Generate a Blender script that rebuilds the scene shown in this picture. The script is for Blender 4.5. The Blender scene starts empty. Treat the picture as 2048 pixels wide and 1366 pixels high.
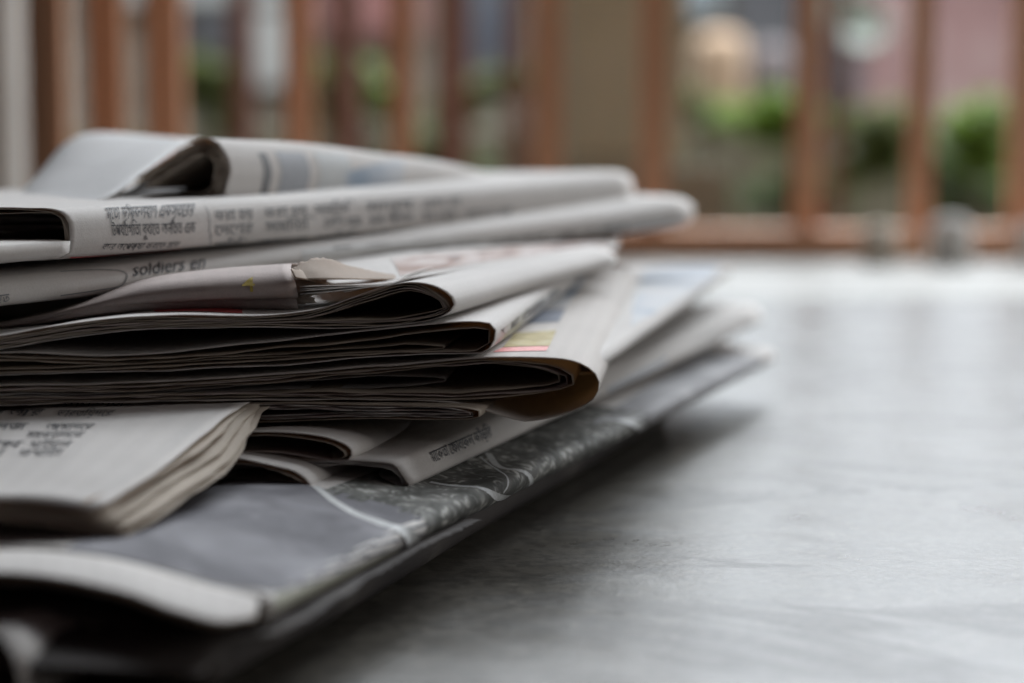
import bpy, bmesh, math, random
import numpy as np
from mathutils import Vector, noise

random.seed(7); np.random.seed(7)
scene = bpy.context.scene
COL = scene.collection

# ------------------------------------------------------------------ camera
FZ = -0.012                      # top of the marble; the origin is the underside of the broad newspaper
F = 4349.0                       # focal length in pixels of the 2048 px wide photograph
H = 0.081                        # camera height above the marble
TH = math.atan(458.0 / F)        # pitch down
cam_d = bpy.data.cameras.new("camera")
cam_d.lens = 50.0
cam_d.sensor_width = 2048.0 / F * 50.0
cam_d.clip_start = 0.01; cam_d.clip_end = 60.0
cam_d.dof.use_dof = True
cam_d.dof.focus_distance = 0.452
cam_d.dof.aperture_fstop = 5.0
cam_d.dof.aperture_blades = 0
cam = bpy.data.objects.new("camera", cam_d); COL.objects.link(cam)
cam.location = (0, 0, H)
cam.rotation_euler = (math.radians(90) - TH, 0, 0)
scene.camera = cam

# ------------------------------------------------------------------ light
world = bpy.data.worlds.new("World"); scene.world = world; world.use_nodes = True
world.node_tree.nodes["Background"].inputs[0].default_value = (1.0, 0.74, 0.80, 1)
world.node_tree.nodes["Background"].inputs[1].default_value = 0.024

def area(name, loc, target, sx, sy, radiance, col):
    d = bpy.data.lights.new(name, 'AREA'); d.shape = 'RECTANGLE'; d.size = sx; d.size_y = sy
    d.energy = radiance * math.pi * sx * sy; d.color = col
    o = bpy.data.objects.new(name, d); COL.objects.link(o); o.location = loc
    o.rotation_euler = (Vector(target) - Vector(loc)).to_track_quat('-Z', 'Y').to_euler()
    return o
area("daylight_overhead", (0.8, 3.35, 2.2), (0.65, 2.6, 0.0), 3.2, 2.5, 14.0, (0.90, 0.95, 1.0))
area("daylight_beyond_garden", (1.6, 5.6, 1.45), (0.4, 0.4, 0.0), 7.0, 2.1, 2.65, (0.87, 0.935, 1.0))

area("added_side_fill", (2.7, 0.75, 1.05), (0.15, 1.0, 0.1), 2.0, 1.5, 2.0, (1.0, 0.98, 0.95))  # added fill from the right for spines and railing bars; no source seen

scene.view_settings.view_transform = 'Standard'
scene.view_settings.look = 'None'
scene.view_settings.exposure = 0.0
scene.view_settings.gamma = 1.0
scene.render.engine = 'CYCLES'
scene.cycles.use_denoising = True
scene.cycles.max_bounces = 8
scene.cycles.diffuse_bounces = 5
scene.cycles.transmission_bounces = 6
scene.cycles.sample_clamp_indirect = 4.0

# ------------------------------------------------------------------ pixel helpers
CT, ST = math.cos(TH), math.sin(TH)
def P(px, py, d):
    """point on the ray of a photo pixel, at distance d (metres) in front of the camera plane"""
    x = (px - 1024.0) / F; y = (683.0 - py) / F
    wy = CT + y * ST; wz = -ST + y * CT
    k = d / wy
    return np.array((x * k, d, H + wz * k))
def proj(p):
    p = np.asarray(p, float)
    dz = p[..., 2] - H
    f = p[..., 1] * CT - dz * ST
    u = p[..., 1] * ST + dz * CT
    return 1024 + F * p[..., 0] / f, 683 - F * u / f

# ------------------------------------------------------------------ materials
def new_mat(name):
    m = bpy.data.materials.new(name); m.use_nodes = True
    nt = m.node_tree; nt.nodes.clear()
    return m, nt
def N(nt, t, **kw):
    n = nt.nodes.new(t)
    for k, v in kw.items():
        if k in n.inputs.keys(): n.inputs[k].default_value = v
        else: setattr(n, k, v)
    return n
def L(nt, a, b): nt.links.new(a, b)
def ramp(nt, stops, src):
    r = nt.nodes.new('ShaderNodeValToRGB'); e = r.color_ramp.elements
    while len(e) < len(stops): e.new(0.5)
    for i, (p, c) in enumerate(stops):
        e[i].position = p; e[i].color = tuple(c) + (1,) if len(c) == 3 else c
    L(nt, src, r.inputs[0]); return r
def mth(nt, op, a, b=None, c=None):
    n = nt.nodes.new('ShaderNodeMath'); n.operation = op
    for i, v in enumerate((a, b, c)):
        if v is None: continue
        if isinstance(v, (int, float)): n.inputs[i].default_value = v
        else: L(nt, v, n.inputs[i])
    return n.outputs[0]
def mixc(nt, f, a, b, mode='MIX'):
    n = nt.nodes.new('ShaderNodeMix'); n.data_type = 'RGBA'; n.blend_type = mode
    for s, v in ((n.inputs[0], f), (n.inputs[6], a), (n.inputs[7], b)):
        if isinstance(v, (int, float)): s.default_value = v
        elif isinstance(v, tuple): s.default_value = v + (1,) if len(v) == 3 else v
        else: L(nt, v, s)
    return n.outputs[2]

def paper_out(nt, colour, trans=(0.62, 0.40, 0.22), tr=0.22, rough=0.75, bump=0.5):
    tc = N(nt, 'ShaderNodeTexCoord')
    n1 = N(nt, 'ShaderNodeTexNoise', Scale=2600.0, Detail=3.0, Roughness=0.7); L(nt, tc.outputs['Object'], n1.inputs['Vector'])
    n2 = N(nt, 'ShaderNodeTexNoise', Scale=140.0, Detail=4.0, Roughness=0.6); L(nt, tc.outputs['Object'], n2.inputs['Vector'])
    h = mth(nt, 'ADD', mth(nt, 'MULTIPLY', n1.outputs[0], 0.35), mth(nt, 'MULTIPLY', n2.outputs[0], 1.0))
    b = N(nt, 'ShaderNodeBump', Strength=bump, Distance=0.0004); L(nt, h, b.inputs['Height'])
    mott = ramp(nt, [(0.3, (0.86, 0.85, 0.84)), (0.7, (1, 1, 1))], n1.outputs[0])
    c = mixc(nt, 1.0, colour, mott.outputs[0], 'MULTIPLY')
    p = N(nt, 'ShaderNodeBsdfPrincipled', Roughness=rough)
    p.inputs['Specular IOR Level'].default_value = 0.28
    L(nt, c, p.inputs['Base Color']); L(nt, b.outputs[0], p.inputs['Normal'])
    t = N(nt, 'ShaderNodeBsdfTranslucent', Color=trans + (1,))
    m = N(nt, 'ShaderNodeMixShader', Fac=tr); L(nt, p.outputs[0], m.inputs[1]); L(nt, t.outputs[0], m.inputs[2])
    o = N(nt, 'ShaderNodeOutputMaterial'); L(nt, m.outputs[0], o.inputs[0])

def paper_mat(name, base, tr=0.22, ghost=0.10, trans=(0.62, 0.40, 0.22)):
    """newsprint with faint print-through of the page behind"""
    m, nt = new_mat(name)
    uv = N(nt, 'ShaderNodeUVMap'); sep = N(nt, 'ShaderNodeSeparateXYZ'); L(nt, uv.outputs[0], sep.inputs[0])
    row = mth(nt, 'FRACT', mth(nt, 'MULTIPLY', sep.outputs[0], 260.0))
    band = mth(nt, 'LESS_THAN', row, 0.55)
    nz = N(nt, 'ShaderNodeTexNoise', Scale=420.0, Detail=1.0); L(nt, uv.outputs[0], nz.inputs['Vector'])
    g = mth(nt, 'MULTIPLY', mth(nt, 'MULTIPLY', band, nz.outputs[0]), ghost)
    nb = N(nt, 'ShaderNodeTexNoise', Scale=22.0, Detail=3.0); L(nt, uv.outputs[0], nb.inputs['Vector'])
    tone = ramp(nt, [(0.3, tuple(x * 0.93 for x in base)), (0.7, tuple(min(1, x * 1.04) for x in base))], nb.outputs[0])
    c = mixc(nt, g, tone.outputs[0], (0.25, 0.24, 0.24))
    paper_out(nt, c, tr=tr, trans=trans)
    return m

def ink_mat(name, col, rough=0.6, tr=0.05):
    m, nt = new_mat(name)
    tc = N(nt, 'ShaderNodeTexCoord')
    n = N(nt, 'ShaderNodeTexNoise', Scale=1500.0, Detail=2.0); L(nt, tc.outputs['Object'], n.inputs['Vector'])
    r = ramp(nt, [(0.25, col), (0.8, tuple(min(1, x * 1.5 + 0.03) for x in col))], n.outputs[0])
    paper_out(nt, r.outputs[0], tr=tr, trans=tuple(col), rough=rough, bump=0.15)
    return m

def text_block_mat(name, paper, ink, pitch=0.0042, fill=0.5, glyph=900.0, word=0.009, along='v'):
    """rows of small body text, far too soft to read"""
    m, nt = new_mat(name)
    uv = N(nt, 'ShaderNodeUVMap'); sep = N(nt, 'ShaderNodeSeparateXYZ'); L(nt, uv.outputs[0], sep.inputs[0])
    a, r = (sep.outputs[1], sep.outputs[0]) if along == 'v' else (sep.outputs[0], sep.outputs[1])
    rr = mth(nt, 'MULTIPLY', r, 1.0 / pitch)
    band = mth(nt, 'LESS_THAN', mth(nt, 'FRACT', rr), fill)
    ri = mth(nt, 'FLOOR', rr)
    off = mth(nt, 'FRACT', mth(nt, 'MULTIPLY', mth(nt, 'SINE', mth(nt, 'MULTIPLY', ri, 12.9898)), 437.58))
    aw = mth(nt, 'ADD', mth(nt, 'MULTIPLY', a, 1.0 / word), mth(nt, 'MULTIPLY', off, 7.0))
    cv = N(nt, 'ShaderNodeCombineXYZ'); L(nt, aw, cv.inputs[0]); L(nt, mth(nt, 'MULTIPLY', ri, 3.7), cv.inputs[1])
    nw = N(nt, 'ShaderNodeTexNoise', Scale=1.0, Detail=0.0); L(nt, cv.outputs[0], nw.inputs['Vector'])
    gap = mth(nt, 'GREATER_THAN', nw.outputs[0], 0.43)
    cg = N(nt, 'ShaderNodeCombineXYZ'); L(nt, mth(nt, 'MULTIPLY', a, glyph), cg.inputs[0]); L(nt, mth(nt, 'MULTIPLY', r, glyph * 0.6), cg.inputs[1])
    ng = N(nt, 'ShaderNodeTexNoise', Scale=1.0, Detail=1.0); L(nt, cg.outputs[0], ng.inputs['Vector'])
    g = mth(nt, 'GREATER_THAN', ng.outputs[0], 0.44)
    f = mth(nt, 'MULTIPLY', mth(nt, 'MULTIPLY', band, gap), mth(nt, 'MULTIPLY', g, 0.85))
    c = mixc(nt, f, paper, ink)
    paper_out(nt, c, tr=0.15)
    return m

def photo_mat(name, stops, scale=60.0, detail=5.0, dist=0.8, stretch=(1, 1, 1), tr=0.1):
    m, nt = new_mat(name)
    uv = N(nt, 'ShaderNodeUVMap'); mp = N(nt, 'ShaderNodeMapping'); mp.inputs['Scale'].default_value = stretch
    L(nt, uv.outputs[0], mp.inputs[0])
    n = N(nt, 'ShaderNodeTexNoise', Scale=scale, Detail=detail, Distortion=dist); L(nt, mp.outputs[0], n.inputs['Vector'])
    r = ramp(nt, stops, n.outputs[0])
    paper_out(nt, r.outputs[0], tr=tr)
    return m

def engraving_mat(name):
    """black and white engraving: hatched feathers, dense strokes"""
    m, nt = new_mat(name)
    uv = N(nt, 'ShaderNodeUVMap')
    w = N(nt, 'ShaderNodeTexWave', Scale=95.0, Distortion=16.0, Detail=3.0); w.inputs['Detail Scale'].default_value = 1.6
    L(nt, uv.outputs[0], w.inputs['Vector'])
    v = N(nt, 'ShaderNodeTexVoronoi', Scale=210.0); v.feature = 'DISTANCE_TO_EDGE'; L(nt, uv.outputs[0], v.inputs['Vector'])
    n = N(nt, 'ShaderNodeTexNoise', Scale=75.0, Detail=4.0, Distortion=1.2); L(nt, uv.outputs[0], n.inputs['Vector'])
    a = mth(nt, 'MULTIPLY', w.outputs[0], mth(nt, 'MULTIPLY', v.outputs[0], 2.2))
    s = mth(nt, 'ADD', a, mth(nt, 'MULTIPLY', mth(nt, 'SUBTRACT', n.outputs[0], 0.42), 1.5))
    r = ramp(nt, [(0.0, (0.06, 0.062, 0.055)), (0.3, (0.15, 0.15, 0.14)), (0.55, (0.30, 0.30, 0.28)), (0.9, (0.52, 0.52, 0.49))], s)
    paper_out(nt, r.outputs[0], tr=0.06)
    return m

def rough_mat(name, stops, scale, rough=0.7, bump=0.3, detail=5.0, coord='Object', stretch=(1, 1, 1), bdist=0.01, trans=0.0):
    m, nt = new_mat(name)
    tc = N(nt, 'ShaderNodeTexCoord'); mp = N(nt, 'ShaderNodeMapping'); mp.inputs['Scale'].default_value = stretch
    L(nt, tc.outputs[coord], mp.inputs[0])
    n = N(nt, 'ShaderNodeTexNoise', Scale=scale, Detail=detail, Roughness=0.6); L(nt, mp.outputs[0], n.inputs['Vector'])
    r = ramp(nt, stops, n.outputs[0])
    b = N(nt, 'ShaderNodeBump', Strength=bump, Distance=bdist); L(nt, n.outputs[0], b.inputs['Height'])
    p = N(nt, 'ShaderNodeBsdfPrincipled', Roughness=rough); L(nt, r.outputs[0], p.inputs['Base Color']); L(nt, b.outputs[0], p.inputs['Normal'])
    o = N(nt, 'ShaderNodeOutputMaterial')
    if trans:
        t = N(nt, 'ShaderNodeBsdfTranslucent'); L(nt, r.outputs[0], t.inputs[0])
        mx = N(nt, 'ShaderNodeMixShader', Fac=trans); L(nt, p.outputs[0], mx.inputs[1]); L(nt, t.outputs[0], mx.inputs[2]); L(nt, mx.outputs[0], o.inputs[0])
    else:
        L(nt, p.outputs[0], o.inputs[0])
    return m

def marble_mat(name, c0, c1, vein, rough=0.24, veins=0.5, spec=0.5):
    m, nt = new_mat(name)
    tc = N(nt, 'ShaderNodeTexCoord')
    cl = N(nt, 'ShaderNodeTexNoise', Scale=9.0, Detail=8.0, Roughness=0.65, Distortion=0.8); L(nt, tc.outputs['Object'], cl.inputs['Vector'])
    base = ramp(nt, [(0.32, c0), (0.66, c1)], cl.outputs[0])
    mp2 = N(nt, 'ShaderNodeMapping'); mp2.inputs['Scale'].default_value = (1.0, 2.6, 1.0); mp2.inputs['Rotation'].default_value = (0, 0, 0.10)
    L(nt, tc.outputs['Object'], mp2.inputs[0])
    vn = N(nt, 'ShaderNodeTexNoise', Scale=4.5, Detail=9.0, Roughness=0.6, Distortion=0.9); L(nt, mp2.outputs[0], vn.inputs['Vector'])
    vr = ramp(nt, [(0.46, (0, 0, 0)), (0.5, (1, 1, 1)), (0.535, (0, 0, 0))], vn.outputs[0])
    vm = mth(nt, 'MULTIPLY', vr.outputs[0], veins)
    c = mixc(nt, vm, base.outputs[0], vein)
    gr = N(nt, 'ShaderNodeTexVoronoi', Scale=520.0); L(nt, tc.outputs['Object'], gr.inputs['Vector'])
    sp = N(nt, 'ShaderNodeSeparateColor'); L(nt, gr.outputs['Color'], sp.inputs[0])
    g2 = ramp(nt, [(0.0, (0.55, 0.55, 0.55)), (0.75, (1, 1, 1)), (0.97, (1.1, 1.1, 1.1)), (1.0, (1.7, 1.7, 1.7))], sp.outputs[0])
    c = mixc(nt, 1.0, c, g2.outputs[0], 'MULTIPLY')
    rg = N(nt, 'ShaderNodeTexNoise', Scale=38.0, Detail=8.0, Roughness=0.72); L(nt, tc.outputs['Object'], rg.inputs['Vector'])
    rr = N(nt, 'ShaderNodeMapRange'); L(nt, rg.outputs[0], rr.inputs[0])
    rr.inputs[1].default_value = 0.3; rr.inputs[2].default_value = 0.7; rr.inputs[3].default_value = rough * 0.78; rr.inputs[4].default_value = rough * 1.25
    r2 = mth(nt, 'ADD', rr.outputs[0], mth(nt, 'MULTIPLY', vm, 0.10))
    hb = N(nt, 'ShaderNodeTexNoise', Scale=650.0, Detail=3.0, Roughness=0.7); L(nt, tc.outputs['Object'], hb.inputs['Vector'])
    h2 = N(nt, 'ShaderNodeTexNoise', Scale=110.0, Detail=2.0, Roughness=0.6); L(nt, tc.outputs['Object'], h2.inputs['Vector'])
    b = N(nt, 'ShaderNodeBump', Strength=0.30, Distance=0.0003); L(nt, mth(nt, 'ADD', hb.outputs[0], mth(nt, 'MULTIPLY', h2.outputs[0], 0.6)), b.inputs['Height'])
    p = N(nt, 'ShaderNodeBsdfPrincipled'); p.inputs['IOR'].default_value = 1.5
    L(nt, mth(nt, 'SUBTRACT', spec, mth(nt, 'MULTIPLY', vm, 0.32)), p.inputs['Specular IOR Level'])
    L(nt, c, p.inputs['Base Color']); L(nt, r2, p.inputs['Roughness']); L(nt, b.outputs[0], p.inputs['Normal'])
    o = N(nt, 'ShaderNodeOutputMaterial'); L(nt, p.outputs[0], o.inputs[0])
    return m

M = {}
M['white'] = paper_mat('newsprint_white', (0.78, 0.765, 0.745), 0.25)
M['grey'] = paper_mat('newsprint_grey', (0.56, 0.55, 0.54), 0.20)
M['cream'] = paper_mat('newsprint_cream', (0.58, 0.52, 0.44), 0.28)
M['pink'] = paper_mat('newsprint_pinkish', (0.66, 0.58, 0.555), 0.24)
M['foldtan'] = paper_mat('newsprint_thin_backlit', (0.82, 0.80, 0.775), 0.36, trans=(0.62, 0.45, 0.28))
M['tan'] = paper_mat('newsprint_tan_painted_shade', (0.50, 0.42, 0.35), 0.32)  # tan puts page-gap shadows and torn-leaf shading into the paper colour
M['thin'] = paper_mat('newsprint_single_page', (0.80, 0.80, 0.80), 0.14, trans=(0.80, 0.78, 0.78))
M['ink'] = ink_mat('black_ink', (0.045, 0.045, 0.05))
M['softink'] = ink_mat('grey_ink', (0.16, 0.16, 0.165))
M['red'] = ink_mat('red_ink', (0.50, 0.09, 0.09))
M['redpale'] = ink_mat('pale_red_ink', (0.62, 0.24, 0.23))
M['yellow'] = ink_mat('yellow_ink', (0.42, 0.32, 0.06))
M['band'] = ink_mat('pale_band_print', (0.44, 0.45, 0.45))
M['slate'] = ink_mat('slate_print', (0.30, 0.31, 0.33))
M['text'] = text_block_mat('body_text', (0.60, 0.60, 0.59), (0.10, 0.10, 0.11))
M['textu'] = text_block_mat('body_text_across', (0.60, 0.60, 0.59), (0.10, 0.10, 0.11), along='u')
M['map'] = photo_mat('ochre_picture', [(0.3, (0.30, 0.24, 0.12)), (0.5, (0.52, 0.44, 0.22)), (0.7, (0.60, 0.55, 0.36))], 160.0, 5, 1.0)
M['blue'] = photo_mat('blue_picture', [(0.32, (0.20, 0.30, 0.42)), (0.5, (0.55, 0.58, 0.62)), (0.7, (0.66, 0.66, 0.66))], 28.0, 3, 0.4)
M['dusk'] = photo_mat('blue_grey_picture', [(0.3, (0.10, 0.12, 0.16)), (0.6, (0.24, 0.26, 0.31)), (0.8, (0.36, 0.37, 0.40))], 60.0, 3, 0.3)
M['skin'] = photo_mat('colour_photograph', [(0.28, (0.10, 0.10, 0.10)), (0.42, (0.36, 0.24, 0.20)), (0.55, (0.58, 0.50, 0.47)), (0.72, (0.62, 0.60, 0.59))], 55.0, 4, 0.6)
M['greyphoto'] = photo_mat('grey_halftone_picture', [(0.3, (0.09, 0.09, 0.105)), (0.5, (0.165, 0.165, 0.185)), (0.72, (0.30, 0.30, 0.325))], 60.0, 6, 0.6)
M['farphoto'] = photo_mat('pale_halftone_picture', [(0.3, (0.24, 0.24, 0.25)), (0.5, (0.36, 0.36, 0.375)), (0.72, (0.52, 0.52, 0.53))], 60.0, 5, 0.6)
M['engraving'] = engraving_mat('engraving_print')
M['shadepage'] = photo_mat('shade_painted_page', [(0.3, (0.035, 0.03, 0.03)), (0.55, (0.08, 0.07, 0.065)), (0.75, (0.20, 0.19, 0.17))], 26.0, 4, 0.5)  # near-black colour stands in for shade under the pile and inside the curl
M['oliveprint'] = ink_mat('olive_print', (0.33, 0.33, 0.27))

# ------------------------------------------------------------------ object helpers
def empty(name, loc=(0, 0, 0), label=None, cat=None, group=None):
    o = bpy.data.objects.new(name, None); COL.objects.link(o); o.location = loc
    o.empty_display_size = 0.02
    if label: o['label'] = label
    if cat: o['category'] = cat
    if group: o['group'] = group
    return o
def link_mesh(name, verts, faces, mat, parent=None, uvs=None, smooth=True):
    me = bpy.data.meshes.new(name)
    me.from_pydata([tuple(v) for v in verts], [], faces)
    if uvs is not None:
        ul = me.uv_layers.new(name='UVMap')
        li = np.empty(len(me.loops), dtype=np.int32); me.loops.foreach_get('vertex_index', li)
        ul.data.foreach_set('uv', np.asarray(uvs, dtype=np.float32)[li].ravel())
    if smooth: me.polygons.foreach_set('use_smooth', [True] * len(me.polygons))
    me.materials.append(mat); me.update()
    o = bpy.data.objects.new(name, me); COL.objects.link(o)
    if parent is not None:
        o.parent = parent
        if parent.parent is None: o.matrix_parent_inverse = parent.matrix_basis.inverted()
    return o

def catmull(pts, n):
    """smooth resample of a polyline (any dimension) at equal arc length"""
    p = np.asarray(pts, float)
    if len(p) == 2:
        t = np.linspace(0, 1, n)[:, None]; return p[0] * (1 - t) + p[1] * t
    e = np.vstack([2 * p[0] - p[1], p, 2 * p[-1] - p[-2]])
    out = []
    for i in range(1, len(e) - 2):
        p0, p1, p2, p3 = e[i - 1], e[i], e[i + 1], e[i + 2]
        t = np.linspace(0, 1, 14, endpoint=False)[:, None]
        a = max(np.linalg.norm(p1 - p0), 1e-9) ** 0.5; b = max(np.linalg.norm(p2 - p1), 1e-9) ** 0.5; c = max(np.linalg.norm(p3 - p2), 1e-9) ** 0.5
        m1 = ((p1 - p0) / a - (p2 - p0) / (a + b) + (p2 - p1) / b) * b
        m2 = ((p2 - p1) / b - (p3 - p1) / (b + c) + (p3 - p2) / c) * b
        out.append((2 * t**3 - 3 * t**2 + 1) * p1 + (t**3 - 2 * t**2 + t) * m1 + (-2 * t**3 + 3 * t**2) * p2 + (t**3 - t**2) * m2)
    q = np.vstack(out + [e[-2][None]])
    s = np.concatenate([[0], np.cumsum(np.linalg.norm(np.diff(q, axis=0), axis=1))])
    g = np.linspace(0, s[-1], n)
    return np.stack([np.interp(g, s, q[:, k]) for k in range(q.shape[1])], axis=1)

def nz(x, y=0.0, z=0.0): return noise.noise(Vector((x, y, z)))

class Sheet: pass

def sheet_from_grid(S, mat, parent, name='sheet', t=0.00018):
    """S[nu, nv, 3] -> thin closed sheet with metric uv"""
    nu, nv, _ = S.shape
    du = np.gradient(S, axis=0); dv = np.gradient(S, axis=1)
    nn = np.cross(du, dv); nn /= (np.linalg.norm(nn, axis=2, keepdims=True) + 1e-12)
    A = S + nn * t / 2; B = S - nn * t / 2
    ul = np.concatenate([[0], np.cumsum(np.linalg.norm(np.diff(S[:, 0], axis=0), axis=1))])
    vl = np.concatenate([[0], np.cumsum(np.linalg.norm(np.diff(S[nu // 2], axis=0), axis=1))])
    UV = np.stack(np.meshgrid(ul, vl, indexing='ij'), axis=2).reshape(-1, 2)
    V = np.vstack([A.reshape(-1, 3), B.reshape(-1, 3)]); k = nu * nv
    fs = []
    idx = lambda i, j: i * nv + j
    for i in range(nu - 1):
        for j in range(nv - 1):
            a, b, c, d = idx(i, j), idx(i + 1, j), idx(i + 1, j + 1), idx(i, j + 1)
            fs.append((a, b, c, d)); fs.append((a + k, d + k, c + k, b + k))
    for j in range(nv - 1):
        for i, s in ((0, 1), (nu - 1, -1)):
            a, b = idx(i, j), idx(i, j + 1)
            fs.append((a, b, b + k, a + k)[::s])
    for i in range(nu - 1):
        for j, s in ((0, -1), (nv - 1, 1)):
            a, b = idx(i, j), idx(i + 1, j)
            fs.append((a, b, b + k, a + k)[::s])
    o = link_mesh(name, V, fs, mat, parent, np.vstack([UV, UV]))
    r = Sheet(); r.o = o; r.S = S; r.n = nn; r.t = t; r.ul = ul; r.vl = vl
    return r

def surf(sh, a, b):
    """bilinear point and normal at grid coordinates a (0..nu-1), b (0..nv-1)"""
    nu, nv, _ = sh.S.shape
    a = min(max(a, 0), nu - 1.001); b = min(max(b, 0), nv - 1.001)
    i, j = int(a), int(b); x, y = a - i, b - j
    def g(A): return A[i, j] * (1 - x) * (1 - y) + A[i + 1, j] * x * (1 - y) + A[i, j + 1] * (1 - x) * y + A[i + 1, j + 1] * x * y
    p, n = g(sh.S), g(sh.n)
    return p, n
def find(sh, px, py, front=True):
    """grid coordinates of the sheet's visible point at a photo pixel"""
    nu, nv, _ = sh.S.shape
    k = 5
    ga = np.linspace(0, nu - 1, (nu - 1) * k + 1); gb = np.linspace(0, nv - 1, (nv - 1) * k + 1)
    # bilinear upsample
    i = np.minimum(ga.astype(int), nu - 2); x = (ga - i)[:, None, None]
    T = sh.S[i] * (1 - x) + sh.S[i + 1] * x
    j = np.minimum(gb.astype(int), nv - 2); y = (gb - j)[None, :, None]
    T = T[:, j] * (1 - y) + T[:, j + 1] * y
    X, Y = proj(T)
    dist = np.hypot(X - px, Y - py) + (T[..., 1] * 60.0 if front else 0)
    m = np.unravel_index(np.argmin(dist), dist.shape)
    a, b = ga[m[0]], gb[m[1]]
    h = 1.0 / k
    for _ in range(3):
        best = None
        for i in range(-6, 7):
            for j in range(-6, 7):
                aa = min(max(a + h * i / 5, 0), nu - 1.001); bb = min(max(b + h * j / 5, 0), nv - 1.001)
                X, Y = proj(surf(sh, aa, bb)[0]); e = math.hypot(X - px, Y - py)
                if best is None or e < best[0]: best = (e, aa, bb)
        a, b = best[1], best[2]; h /= 4
    return a, b
def lay(sh, pts_ab, faces, mat, name='print', lift=0.00012, uvs=None):
    """print laid on a sheet: grid coordinates -> points a hair above the paper, on the camera's side"""
    V = []
    for a, b in pts_ab:
        p, n = surf(sh, a, b)
        s = 1.0 if np.dot(n, np.array((0, 0, H)) - p) > 0 else -1.0
        V.append(p + n * s * (sh.t / 2 + lift))
    if uvs is None:
        uvs = [(np.interp(a, range(len(sh.ul)), sh.ul), np.interp(b, range(len(sh.vl)), sh.vl)) for a, b in pts_ab]
    return link_mesh(name, V, faces, mat, sh.o, uvs)
def patch(sh, quad, mat, n=14, name='print', lift=0.00012, ab=False):
    """four photo pixels (or grid coordinates) -> a printed field on the sheet"""
    c = [np.array(q if ab else find(sh, *q)) for q in quad]
    pts = []
    for i in range(n + 1):
        for j in range(n + 1):
            s, t = i / n, j / n
            pts.append((1 - s) * (1 - t) * c[0] + s * (1 - t) * c[1] + s * t * c[2] + (1 - s) * t * c[3])
    fs = [(i * (n + 1) + j, (i + 1) * (n + 1) + j, (i + 1) * (n + 1) + j + 1, i * (n + 1) + j + 1) for i in range(n) for j in range(n)]
    return lay(sh, pts, fs, mat, name, lift)
def stroke(sh, line, width, mat, name='print', lift=0.00016, n=40):
    """a printed line through photo pixels, width in metres"""
    c = catmull([find(sh, *q) for q in line], n)
    V, fs = [], []
    for k in range(n):
        p, nn = surf(sh, *c[k]); q, _ = surf(sh, *c[min(k + 1, n - 1)]); r, _ = surf(sh, *c[max(k - 1, 0)])
        s = 1.0 if np.dot(nn, np.array((0, 0, H)) - p) > 0 else -1.0
        side = np.cross(q - r, nn); side /= np.linalg.norm(side) + 1e-12
        w = width[0] + (width[1] - width[0]) * k / (n - 1) if isinstance(width, tuple) else width
        up = nn * s * (sh.t / 2 + lift)
        V += [p + side * w / 2 + up, p - side * w / 2 + up]
        if k: fs.append((2 * k - 2, 2 * k - 1, 2 * k + 1, 2 * k))
    return link_mesh(name, V, fs, mat, sh.o, [(0, 0)] * len(V))
_tc = {}
def text(sh, body, p0, p1, ph, mat, name='lettering', shear=0.0):
    """lettering between two photo pixels (ends of the base line), ph = photo pixel of the top of the first letter"""
    if body not in _tc:
        c = bpy.data.curves.new('t', 'FONT'); c.body = body; c.resolution_u = 2; c.offset = 0.003
        o = bpy.data.objects.new('t', c); COL.objects.link(o); bpy.context.view_layer.update()
        me = o.evaluated_get(bpy.context.evaluated_depsgraph_get()).to_mesh()
        bt = bmesh.new(); bt.from_mesh(me)
        for _ in range(3):                      # small faces, so the letters follow the bend of the paper
            bmesh.ops.triangulate(bt, faces=bt.faces[:])
            le = [e for e in bt.edges if e.calc_length() > 0.16]
            if le: bmesh.ops.subdivide_edges(bt, edges=le, cuts=1)
        bmesh.ops.triangulate(bt, faces=bt.faces[:]); bt.verts.index_update()
        vs = np.array([v.co[:2] for v in bt.verts]); fs = [tuple(v.index for v in q.verts) for q in bt.faces]; bt.free()
        _tc[body] = (vs, fs)
        o.to_mesh_clear(); bpy.data.objects.remove(o); bpy.data.curves.remove(c)
    vs, fs = _tc[body]
    x0, x1 = vs[:, 0].min(), vs[:, 0].max()
    A, B, C = (np.array(find(sh, *q)) for q in (p0, p1, ph))
    pts = [A + (B - A) * ((v[0] - x0) / (x1 - x0) + shear * v[1]) + (C - A) * (v[1] / 0.68) for v in vs]
    return lay(sh, pts, fs, mat, name, lift=0.0002)

def wobble(S, seed, amp, freq=26.0):
    nu, nv, _ = S.shape
    for i in range(nu):
        for j in range(nv):
            p = S[i, j]
            S[i, j, 2] += amp * nz(p[0] * freq + seed * 7.3, p[1] * freq, seed * 3.1) + 0.4 * amp * nz(p[0] * freq * 3.6, p[1] * freq * 3.6 + seed, seed * 1.9)
    return S

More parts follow.
